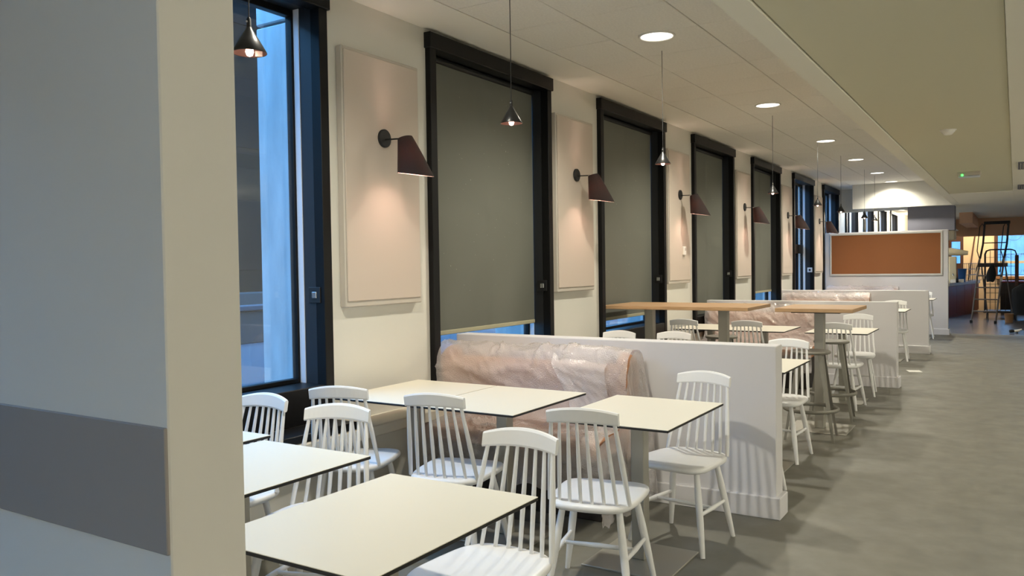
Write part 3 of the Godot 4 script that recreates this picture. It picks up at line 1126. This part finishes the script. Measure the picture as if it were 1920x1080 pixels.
func sheet(w: Node3D, called: String, prof: Array, x0: float, x1: float, amp: float, seed_: int, nx: int):
	var n := FastNoiseLite.new()
	n.seed = seed_
	n.frequency = 1.0
	n.fractal_octaves = 2
	var path := []
	for i in prof.size() - 1:
		for k in 5:
			path.append(cr(prof[maxi(i - 1, 0)], prof[i], prof[i + 1], prof[mini(i + 2, prof.size() - 1)], k / 5.0))
	path.append(prof[prof.size() - 1])
	var pts := []
	for j in path.size():
		var tan: Vector2 = (path[mini(j + 1, path.size() - 1)] - path[maxi(j - 1, 0)]).normalized()
		var nor := Vector2(-tan.y, tan.x)
		if nor.dot(path[j] - Vector2(0.15, 0.5)) < 0.0 and j < 40:
			nor = -nor
		if j >= 40 and nor.x + nor.y < 0.0:
			nor = -nor
		var row := PackedVector3Array()
		for i in nx + 1:
			var f := i / float(nx)
			var x := lerpf(x0, x1, f)
			var s := j * 0.028
			# long slanted creases, sharper than they are wide
			var h := pow(clampf(ridge(n, x * 1.0 + s * 0.9, s * 1.5 - x * 1.0), 0.0, 1.0), 9.0) + 0.35 * pow(clampf(ridge(n, x * 3.1 - s * 1.7 + 9.0, s * 3.0 + 5.0), 0.0, 1.0), 4.0)
			h += 0.5 * (n.get_noise_2d(x * 2.0 + 40.0, s * 2.0) + 0.5)
			var edge := minf(1.0, minf(f, 1.0 - f) * 12.0)
			var front := smoothstep(8.0, 20.0, float(j))
			var d := amp * h * (0.3 + 0.7 * front) * (0.4 + 0.6 * edge)
			var low := smoothstep(52.0, 70.0, float(j))
			var q: Vector2 = path[j] + nor * d
			q.y += low * 0.05 * n.get_noise_2d(x * 2.3, 77.0)
			row.append(Vector3(x, q.y, q.x))
		pts.append(row)
	skin(w, called, pts, (x1 - x0) / nx / 0.3, 0.06)

func skin(w: Node3D, called: String, pts: Array, ux: float, uy: float):
	var st := begin()
	st.set_smooth_group(1)
	for j in pts.size() - 1:
		for i in pts[0].size() - 1:
			for q in [[j, i], [j + 1, i + 1], [j, i + 1], [j, i], [j + 1, i], [j + 1, i + 1]]:
				st.set_uv(Vector2(q[1] * ux, q[0] * uy))
				st.add_vertex(pts[q[0]][q[1]])
	st.generate_normals()
	st.generate_tangents()
	var am := st.commit()
	am.surface_set_material(0, M.film if w.name == "plastic_wrap" else M.film_plain)
	part_mesh(called, am, w)

func hanging(w: Node3D, prof: Array, x: float):
	var n := FastNoiseLite.new()
	n.seed = 55
	n.frequency = 1.0
	var pts := []
	for j in 40:
		var f := j / 39.0
		var row := PackedVector3Array()
		for i in 60:
			var g := i / 59.0 * (prof.size() - 1)
			var k := mini(int(g), prof.size() - 2)
			var p: Vector2 = prof[k].lerp(prof[k + 1], g - k)
			var y := lerpf(p.y, 0.06 + 0.05 * n.get_noise_2d(i * 0.11, 3.0), f)
			var fold := sin(i * 0.62 + 1.5 * n.get_noise_2d(i * 0.2, f * 2.0)) * 0.022 * smoothstep(0.05, 0.5, f)
			var out := 0.02 * smoothstep(0.0, 0.3, f) + 0.05 * f
			row.append(Vector3(x + out + fold, y, p.x + 0.06 * f * (p.x - 0.2) + 0.02 * n.get_noise_2d(i * 0.3, f * 3.0)))
		pts.append(row)
	skin(w, "hanging_end", pts, 0.045, 0.07)

func flap(w: Node3D, xa: float, xb: float):
	var n := FastNoiseLite.new()
	n.seed = 91
	n.frequency = 1.0
	var pts := []
	for j in 36:
		var f := j / 35.0
		var row := PackedVector3Array()
		for i in 30:
			var g := i / 29.0
			var left := lerpf(xa, xa + 0.26, pow(f, 0.9))
			var x := lerpf(left, xb + 0.05 * f, g)
			var y := lerpf(0.95, 0.50, f) - 0.03 * g * (1.0 - f)
			var z := 0.20 + 0.135 * smoothstep(0.0, 0.22, f) + 0.07 * smoothstep(0.6, 1.0, f)
			z += 0.012 * pow(1.0 - g, 3.0) + 0.012 * sin(g * 9.0 + f * 4.0) * f + 0.01 * n.get_noise_2d(g * 4.0, f * 6.0)
			row.append(Vector3(x, y, z))
		pts.append(row)
	skin(w, "loose_flap", pts, 0.045, 0.042)

# ==================================================================== high tables and stools
func high_tables():
	var t := thing("high_table", "long wooden high table on two grey columns behind the nearest low wall", "high table", Vector3(-2.715, 0, -7.51))
	var st := begin()
	box(st, Vector3(-0.715, 1.031, -0.39), Vector3(0.715, 1.063, 0.39), 0.003)
	part("table_top", st, M.wood, t)
	for x in [-0.36, 0.38]:
		st = begin()
		box(st, Vector3(x - 0.042, 0.01, -0.042), Vector3(x + 0.042, 1.02, 0.042), 0.004)
		part("column", st, M.steel, t)
		st = begin()
		box(st, Vector3(x - 0.2, 1.02, -0.2), Vector3(x + 0.2, 1.031, 0.2), 0.003)
		part("top_bracket", st, M.table_core, t.get_child(t.get_child_count() - 1))
		st = begin()
		box(st, Vector3(x - 0.25, 0.0, -0.25), Vector3(x + 0.25, 0.01, 0.25), 0.003)
		part("base_plate", st, M.steel, t)
	t = thing("high_table", "square wooden high table on one grey column, right of the long one", "high table", Vector3(-1.45, 0, -7.47))
	st = begin()
	box(st, Vector3(-0.315, 1.031, -0.36), Vector3(0.315, 1.063, 0.36), 0.003)
	part("table_top", st, M.wood, t)
	st = begin()
	box(st, Vector3(-0.04, 0.01, 0.04), Vector3(0.04, 1.02, 0.12), 0.004)
	part("column", st, M.steel, t)
	st = begin()
	box(st, Vector3(-0.2, 1.02, -0.12), Vector3(0.2, 1.031, 0.28), 0.003)
	part("top_bracket", st, M.table_core, t.get_child(t.get_child_count() - 1))
	st = begin()
	box(st, Vector3(-0.25, 0.0, -0.17), Vector3(0.25, 0.01, 0.31), 0.003)
	part("base_plate", st, M.steel, t)
	# bar stools
	var lab := ["nearer grey metal bar stool at the square wooden high table, footring facing us", "grey metal bar stool behind the square wooden high table's column", "grey metal bar stool seen between the long wooden table's columns"]
	var at := [Vector3(-1.44, 0, -6.97), Vector3(-1.455, 0, -7.93), Vector3(-2.52, 0, -8.02)]
	for i in 3:
		if i == 0:
			stool_0 = make_stool()
			stool_0.set_meta("label", lab[0])
			stool_0.position = at[0]
			stool_0.rotation.y = 0.1
		else:
			dup(stool_0, "bar_stool", lab[i], at[i], [0.0, 0.1, 0.2][i], "grey metal bar stools")

func make_stool() -> Node3D:
	var t := thing("bar_stool", "", "bar stool", Vector3.ZERO, 0, "grey metal bar stools")
	var st := begin()
	lathe(st, [Vector2(0.10, 0.70), Vector2(0.150, 0.703), Vector2(0.158, 0.710), Vector2(0.158, 0.720), Vector2(0.152, 0.726), Vector2(0.11, 0.722), Vector2(0.01, 0.719)], 36)
	part("seat", st, M.stool_grey, t)
	for s in [-1.0, 1.0]:
		for e in [-1.0, 1.0]:
			var a := Vector3(s * 0.085, 0.70, e * 0.085)
			var b := Vector3(s * 0.185, 0.0, e * 0.165)
			var rings := []
			for k in 5:
				var f := k / 4.0
				var c := a.lerp(b, f)
				var hw := lerpf(0.030, 0.014, f)
				var d := Vector3(s, 0, e).normalized()
				var q := Vector3(-d.z, 0, d.x)
				rings.append(PackedVector3Array([c + q * hw, c + d * 0.014, c - q * hw, c - d * 0.006]))
			st = begin()
			loft(st, rings, true, false)
			part("leg", st, M.stool_grey, t)
	# flat foot ring around the legs
	st = begin()
	var rr := []
	for k in 41:
		var a := TAU * k / 40.0
		var d := Vector3(cos(a), 0, sin(a))
		var c := d * 0.212 + Vector3(0, 0.245, 0)
		var r := PackedVector3Array()
		for q in 8:
			var b := TAU * q / 8.0
			r.append(c + d * cos(b) * 0.010 + Vector3.UP * sin(b) * 0.016)
		rr.append(r)
	loft(st, rr, false)
	part("foot_ring", st, M.stool_grey, t)
	return t

# ==================================================================== the far end
func far_end():
	var st: SurfaceTool
	# strip of grey wall under the far ceiling, and the serving area's brown bulkhead
	slab("wall_far_grey", Vector3(-1.895, 2.055, -18.9), Vector3(-1.045, SOF - 0.002, -18.5), M.greypaint)
	slab("wall_far_side", Vector3(-2.2, 0.0, -33.2), Vector3(-2.03, CEIL, -23.5), M.wall)
	slab("wall_far_bulkhead", Vector3(-2.03, 2.08, -25.3), Vector3(3.2, SOF, -25.0), M.brown)
	slab("trim_far_duct", Vector3(-1.12, 2.3, -25.0), Vector3(-0.85, SOF, -21.5), M.brown)
	# back wall of the serving area with two windows
	var w := structure("wall_far_back")
	for b in [[-2.03, -1.64, 0.0, SOF], [-1.64, -1.36, 0.0, 1.35], [-1.64, -1.36, 1.98, SOF], [-1.36, -1.28, 0.0, SOF], [-1.28, -0.49, 0.0, SOF], [-0.49, 1.6, 0.0, 0.98], [-0.49, 1.6, 2.2, SOF], [1.6, 3.2, 0.0, SOF]]:
		st = begin()
		box(st, Vector3(b[0], b[2], -26.9), Vector3(b[1], b[3], -26.6), 0)
		part("wall_section", st, M.post if b[0] < -1.3 else M.peach, w)
	for i in 2:
		var win := structure("window_%d" % (14 + i))
		var x0: float = [-1.64, -0.49][i]
		var x1: float = [-1.36, 1.6][i]
		var y0: float = [1.35, 0.98][i]
		var y1: float = [1.98, 2.2][i]
		st = begin()
		box(st, Vector3(x0, y0, -26.8), Vector3(x1, y1, -26.79), 0)
		part("pane", st, M.glass, win)
		st = begin()
		box(st, Vector3(x0 - 0.03, y0, -26.64), Vector3(x0 + 0.06, y1, -26.57), 0.004)
		part("jamb", st, M.post, win)
		if i == 1:
			st = begin()
			box(st, Vector3(x0, 1.33, -26.7), Vector3(x1, 1.4, -26.62), 0.004)
			part("rail", st, M.cream, win)
			st = begin()
			box(st, Vector3(x0, 0.9, -26.6), Vector3(x1, 0.97, -26.35), 0.004)
			part("sill", st, M.cardboard, win)
			# curved bars outside the glass
			for y in [1.15, 1.62, 2.15]:
				for k in 4:
					var pts := []
					for q in 13:
						var a := PI * q / 12.0
						pts.append(Vector3(-0.05 + k * 0.42 - 0.19 * cos(a), y - (0.17 if k % 1 == 0 else 0.0) * sin(a), -26.86))
					st = begin()
					tube(st, pts, [0.006], 6)
					part("curved_bar", st, M.alu, win)
	# serving counter, running away to the right
	var a := Vector3(-1.43, 0, -22.6)
	var d := Vector3(0.55, 0, -3.2).normalized()
	var yaw := atan2(-d.z, d.x)
	var c := thing("serving_counter", "dark red fronted serving counter with a pale top beyond the screen wall", "counter", a, yaw)
	var lab: SurfaceTool
	for k in 4:
		lab = begin()
		box(lab, Vector3(k * 0.8 + 0.004, 0.08, 0.0), Vector3(k * 0.8 + 0.796, 0.80, 0.02), 0.003)
		part("front_panel", lab, M.red, c)
	st = begin()
	box(st, Vector3(0, 0.0, -0.62), Vector3(3.2, 0.80, -0.002), 0.003)
	part("carcass", st, M.red, c)
	st = begin()
	box(st, Vector3(-0.02, 0.80, -0.66), Vector3(3.24, 0.88, 0.05), 0.006)
	part("worktop", st, M.counter_top, c)
	var up := Transform3D(Basis(Vector3.UP, yaw), a)
	# goods on the counter
	var t := thing("drinks_dispenser", "pale grey dispenser standing on the counter beside the screen wall", "dispenser", Vector3(-1.36, 0.88, -23.3), 0.2)
	st = begin()
	box(st, Vector3(-0.12, 0.0, -0.14), Vector3(0.12, 0.05, 0.14), 0.01)
	box(st, Vector3(-0.09, 0.05, -0.12), Vector3(0.09, 0.66, 0.02), 0.02)
	part("body", st, M.cream, t)
	st = begin()
	tube(st, [Vector3(0, 0.22, 0.02), Vector3(0, 0.22, 0.07), Vector3(0, 0.17, 0.08)], [0.012], 10)
	part("tap", st, M.chrome, t)
	t = thing("cloth_roll", "cream rolled sheet lying across the top of the counter dispenser", "roll", Vector3(-1.36, 1.56, -23.33), 0.1)
	st = begin()
	tube(st, [Vector3(-0.22, 0.1, 0), Vector3(-0.05, 0.1, 0), Vector3(0.12, 0.08, 0), Vector3(0.34, 0.06, 0)], [0.09, 0.1, 0.085, 0.05], 18)
	part("roll", st, M.cream, t)
	t = thing("plastic_tub", "bright blue plastic tub on the far serving counter", "tub", Vector3(-1.17, 0.88, -23.65))
	st = begin()
	lathe(st, [Vector2(0.08, 0.0), Vector2(0.10, 0.34), Vector2(0.11, 0.345), Vector2(0.095, 0.34), Vector2(0.075, 0.01)], 24)
	part("body", st, M.blue_plastic, t)
	var wl := ["small white carton on the counter, left one by the screen wall", "small white carton on the counter, right one by the black bottle"]
	for i in 2:
		t = thing("small_carton", wl[i], "carton", Vector3(-1.33 + i * 0.16, 0.88, -23.02 - i * 0.25), 0.2 * i, "white cartons on the serving counter")
		st = begin()
		box(st, Vector3(-0.06, 0, -0.04), Vector3(0.06, 0.07, 0.04), 0.004)
		part("body", st, M.offwhite, t)
		st = begin()
		box(st, Vector3(-0.061, 0.07, -0.041), Vector3(0.061, 0.082, 0.041), 0.003)
		part("lid", st, M.offwhite, t)
	t = thing("dark_bottle", "short dark bottle between the white cartons on the counter", "bottle", Vector3(-1.25, 0.88, -23.12))
	st = begin()
	lathe(st, [Vector2(0.03, 0.0), Vector2(0.032, 0.09), Vector2(0.014, 0.12), Vector2(0.014, 0.15), Vector2(0.002, 0.152)], 18)
	part("body", st, M.dark_cloth, t)
	t = thing("wire_basket", "open wire basket rack standing along the far serving counter", "wire basket", Vector3(-0.95, 0.88, -24.6), yaw)
	for z in [-0.14, 0.0]:
		for k in 4:
			st = begin()
			tube(st, [Vector3(-0.5, 0.02 + k * 0.15, z), Vector3(0.9, 0.02 + k * 0.15, z)], [0.006], 6)
			part("wire", st, M.dark_metal, t)
		for k in 8:
			st = begin()
			tube(st, [Vector3(-0.5 + k * 0.2, 0.0, z), Vector3(-0.5 + k * 0.2, 0.48, z)], [0.005], 6)
			part("wire", st, M.dark_metal, t)
	# cream cupboard on the back of the screen wall
	t = thing("wall_cupboard", "cream cupboard jutting past the top of the screen wall's right end", "cupboard", Vector3(-1.5, 1.88, -19.75))
	st = begin()
	box(st, Vector3(-0.6, 0, -0.3), Vector3(0.40, 0.2, 0.3), 0.015)
	part("body", st, M.cream, t)
	st = begin()
	box(st, Vector3(-0.62, 0.2, -0.32), Vector3(0.44, 0.225, 0.33), 0.008)
	part("lid", st, M.offwhite, t)
	st = begin()
	box(st, Vector3(-0.5, -1.88, -0.2), Vector3(-0.3, 0.0, 0.2), 0.01)
	part("support", st, M.post, t)
	# leaning pole
	st = begin()
	tube(st, [Vector3(-1.12, 0.9, -25.9), Vector3(-0.98, 2.2, -26.5)], [0.018], 10)
	solo("broom_pole", st, M.post, "thin brown pole leaning on the bright peach wall", "pole")
	ladder()
	trolley()
	# dark covered heap at the right edge
	t = thing("covered_trolley", "dark draped heap at the right edge behind the ladder", "covered trolley", Vector3(0.12, 0, -22.6))
	st = begin()
	var rings := []
	var n := FastNoiseLite.new()
	n.seed = 5
	n.frequency = 1.0
	for k in 12:
		var f := k / 11.0
		var r := PackedVector3Array()
		for q in 40:
			var ang := TAU * q / 40.0
			var e := 0.55
			var x := signf(cos(ang)) * pow(absf(cos(ang)), e) * 0.33
			var z := signf(sin(ang)) * pow(absf(sin(ang)), e) * 0.3
			var s := 1.0 - 0.12 * f if f < 0.85 else lerpf(0.9, 0.3, (f - 0.85) / 0.15)
			s += 0.05 * n.get_noise_2d(cos(ang) * 3.0 + f, sin(ang) * 3.0)
			r.append(Vector3(x * s + 0.1, 0.14 + 0.72 * f, z * s))
		rings.append(r)
	loft(st, rings)
	part("cover", st, M.dark_cloth, t)
	for x in [-0.12, 0.32]:
		for z in [-0.2, 0.2]:
			st = begin()
			tube(st, [Vector3(x - 0.02, 0.05, z), Vector3(x + 0.02, 0.05, z)], [0.05], 14)
			part("wheel", st, M.black_matt, t)
			st = begin()
			box(st, Vector3(x - 0.012, 0.05, z - 0.012), Vector3(x + 0.012, 0.2, z + 0.012), 0.002)
			part("caster_fork", st, M.dark_metal, t)
	t = thing("bucket", "small brown bucket on the dark floor beside the draped heap", "bucket", Vector3(-0.13, 0, -21.7))
	st = begin()
	lathe(st, [Vector2(0.075, 0.0), Vector2(0.095, 0.2), Vector2(0.10, 0.205), Vector2(0.09, 0.2), Vector2(0.07, 0.02)], 24)
	part("body", st, M.cardboard, t)
	t = thing("hand_tool", "small white and black tool lying on the floor near the right edge", "hand tool", Vector3(-0.01, 0.03, -18.62), 0.4)
	st = begin()
	tube(st, [Vector3(-0.02, 0.01, 0), Vector3(0.05, 0.02, 0), Vector3(0.12, 0.045, 0)], [0.026, 0.024, 0.012], 14)
	part("body", st, M.offwhite, t)
	st = begin()
	tube(st, [Vector3(-0.10, 0.005, 0), Vector3(-0.06, 0.012, 0), Vector3(-0.022, 0.01, 0)], [0.028, 0.035, 0.026], 14)
	part("head", st, M.black_matt, t)
	st = begin()
	tube(st, [Vector3(0.02, 0.0, 0), Vector3(0.03, -0.02, 0.03)], [0.012], 10)
	part("trigger", st, M.black_matt, t)
	st = begin()
	var scrap := Transform3D(Basis(Vector3.UP, 0.3), Vector3(-1.13, 0.0, -11.78))
	box(st, Vector3(-0.08, 0.0, -0.1), Vector3(0.08, 0.003, 0.1), 0.001, scrap)
	solo("paper_scrap", st, M.offwhite, "small pale scrap lying on the grey aisle floor", "paper scrap")
	# second, lower counter by the far window
	t = thing("side_counter", "low dark counter with a reddish edge under the far right window", "counter", Vector3(0.5, 0, -25.9))
	st = begin()
	box(st, Vector3(-0.85, 0, -0.3), Vector3(1.2, 0.82, 0.3), 0.004)
	part("body", st, M.plinth, t)
	st = begin()
	box(st, Vector3(-0.87, 0.82, -0.32), Vector3(1.22, 0.86, 0.33), 0.004)
	part("worktop", st, M.red, t)
	# lamps of the far rooms
	for z in [-21.2, -24.5, -28.0, -31.0]:
		lamp(Vector3(-2.6, CEIL - 0.14, z), Color(1.0, 0.95, 0.85), 2.4)
	for x in [-0.9, 0.9]:
		var sp := SpotLight3D.new()
		sp.name = "far_wall_light"
		sp.light_color = Color(1.0, 0.9, 0.74)
		sp.light_energy = 2.0
		sp.light_size = 0.1
		sp.spot_range = 20.0
		sp.spot_attenuation = 2.0
		sp.spot_angle = 75.0
		sp.spot_angle_attenuation = 0.7
		sp.shadow_enabled = true
		add_child(sp, true)
		sp.position = Vector3(x, 2.42, -25.4)
		sp.rotation.x = -0.35
	var bl := thing("ceiling_globe", "glowing lamp far off over the bright window strips above the screen wall", "ceiling lamp", Vector3(-3.0, CEIL, -27.6))
	st = begin()
	lathe(st, [Vector2(0.11, 0.0), Vector2(0.11, -0.03), Vector2(0.08, -0.05), Vector2(0.005, -0.055)], 24)
	part("diffuser", st, M.lamp_face, bl)
	st = begin()
	lathe(st, [Vector2(0.11, 0.0), Vector2(0.125, 0.0), Vector2(0.125, -0.02), Vector2(0.111, -0.022)], 24, Vector3.ZERO, false)
	part("rim", st, M.offwhite, bl)

func lamp(at: Vector3, c: Color, e: float):
	var l := OmniLight3D.new()
	l.name = "far_room_light"
	l.light_color = c
	l.light_energy = e
	l.light_size = 0.12
	l.omni_range = 20.0
	l.omni_attenuation = 2.0
	l.shadow_enabled = true
	add_child(l, true)
	l.position = at

func ladder():
	var t := thing("step_ladder", "dark platform stepladder with a guard rail standing in the far room", "ladder", Vector3(-0.63, 0, -21.3))
	var W := Vector3(0.235, 0, 0.05)          # half the width
	var L := Vector3(0.112, 1.0, -0.11)       # lean of the front stiles, for each metre of height
	var st: SurfaceTool
	for s in [-1.0, 1.0]:
		st = begin()
		tube(st, [W * s * 1.02, W * s * 1.02 + L * 1.47], [0.02], 10)
		part("stile", st, M.alu, t)
		st = begin()
		tube(st, [W * s + L * 1.47, W * s + L * 1.8 + Vector3(0.02, 0, 0), W * s + L * 2.29], [0.022], 10)
		part("guard_post", st, M.dark_metal, t)
		var B: Vector3 = W * s + L * 1.36 + Vector3(0.03, 0, -0.25)
		st = begin()
		tube(st, [B, W * s * 1.1 + Vector3(0.33, 0.0, -0.95)], [0.016], 10)
		part("rear_leg", st, M.alu, t)
		st = begin()
		box(st, Vector3(-0.03, 0, -0.03), Vector3(0.03, 0.06, 0.03), 0.006, Transform3D(Basis.IDENTITY, W * s * 1.02))
		part("foot", st, M.black_matt, t)
		# folding brace beside the platform
		st = begin()
		tube(st, [W * s + L * 1.16 + Vector3(-0.05, 0, 0), W * s + L * 1.48 + Vector3(-0.015, 0, 0), W * s + L * 1.65 + Vector3(-0.08, 0, 0), W * s + L * 2.2 + Vector3(-0.09, 0, 0), W * s + L * 2.28 + Vector3(-0.05, 0, 0), W * s + L * 2.2], [0.011], 8)
		part("brace", st, M.dark_metal, t)
	for y in [0.27, 0.54, 0.81, 1.08]:
		st = begin()
		var c: Vector3 = L * y
		for e in [0.0]:
			var bx := Basis(W.normalized(), Vector3.UP, W.normalized().cross(Vector3.UP))
			box(st, Vector3(-0.235, -0.014, -0.04), Vector3(0.235, 0.014, 0.04), 0.004, Transform3D(bx, c))
		part("tread", st, M.alu, t)
	st = begin()
	var bx2 := Basis(W.normalized(), Vector3.UP, W.normalized().cross(Vector3.UP))
	box(st, Vector3(-0.26, -0.05, -0.2), Vector3(0.26, 0.04, 0.2), 0.008, Transform3D(bx2, L * 1.33 + Vector3(0.03, 0, -0.1)))
	part("platform", st, M.dark_metal, t)
	st = begin()
	tube(st, [-W * 1.05 + L * 2.29, W * 1.1 + L * 2.29], [0.035], 12)
	part("guard_rail", st, M.black_matt, t, "padded black top rail")
	st = begin()
	tube(st, [-W + L * 1.83, W + L * 1.83], [0.012], 8)
	part("knee_rail", st, M.dark_metal, t)
	st = begin()
	box(st, Vector3(-0.025, -0.05, 0), Vector3(0.025, 0.05, 0.003), 0, Transform3D(Basis.IDENTITY, W * 1.02 + L * 1.0 + Vector3(0, 0, 0.022)))
	part("label_sticker", st, M.offwhite, t, "white sticker")
	# black bag hung from the platform
	st = begin()
	var rings := []
	for k in 8:
		var f := k / 7.0
		var r := PackedVector3Array()
		for q in 20:
			var a := TAU * q / 20.0
			r.append(Vector3(cos(a) * (0.04 + 0.09 * sin(f * 2.4)) - 0.03 * f, 0.36 - 0.5 * f + 0.02 * cos(a * 3.0), sin(a) * (0.03 + 0.04 * f)))
		rings.append(r)
	loft(st, rings)
	var o := solo("cloth_bag", st, M.dark_cloth, "black cloth bag hanging on the stepladder's platform", "bag")
	o.position = Vector3(-0.46, 1.06, -21.18)
	o.scale = Vector3(0.75, 0.75, 0.75)

func trolley():
	var t := thing("cage_trolley", "tall wire-sided cage trolley behind the stepladder", "trolley", Vector3(-0.32, 0, -23.3))
	var st := begin()
	box(st, Vector3(-0.36, 0.14, -0.3), Vector3(0.36, 0.19, 0.3), 0.006)
	part("platform", st, M.dark_metal, t)
	for z in [-0.28, 0.28]:
		st = begin()
		tube(st, [Vector3(-0.33, 0.19, z), Vector3(-0.33, 1.58, z), Vector3(-0.30, 1.66, z), Vector3(-0.22, 1.69, z), Vector3(0.22, 1.69, z), Vector3(0.30, 1.66, z), Vector3(0.33, 1.58, z), Vector3(0.33, 0.19, z)], [0.014], 10)
		part("hoop", st, M.dark_metal, t)
		for k in 5:
			st = begin()
			tube(st, [Vector3(-0.22 + k * 0.11, 0.19, z), Vector3(-0.22 + k * 0.11, 1.69, z)], [0.004], 6)
			part("wire", st, M.dark_metal, t)
		for k in 6:
			st = begin()
			tube(st, [Vector3(-0.33, 0.4 + k * 0.22, z), Vector3(0.33, 0.4 + k * 0.22, z)], [0.004], 6)
			part("wire", st, M.dark_metal, t)
	st = begin()
	box(st, Vector3(0.30, 0.8, 0.26), Vector3(0.38, 1.55, 0.34), 0.008)
	part("post_cover", st, M.post, t)
	for x in [-0.28, 0.28]:
		for z in [-0.22, 0.22]:
			st = begin()
			tube(st, [Vector3(x - 0.018, 0.06, z), Vector3(x + 0.018, 0.06, z)], [0.06], 14)
			part("wheel", st, M.black_matt, t)
			st = begin()
			box(st, Vector3(x - 0.01, 0.06, z - 0.01), Vector3(x + 0.01, 0.14, z + 0.01), 0.002)
			part("caster_fork", st, M.dark_metal, t)
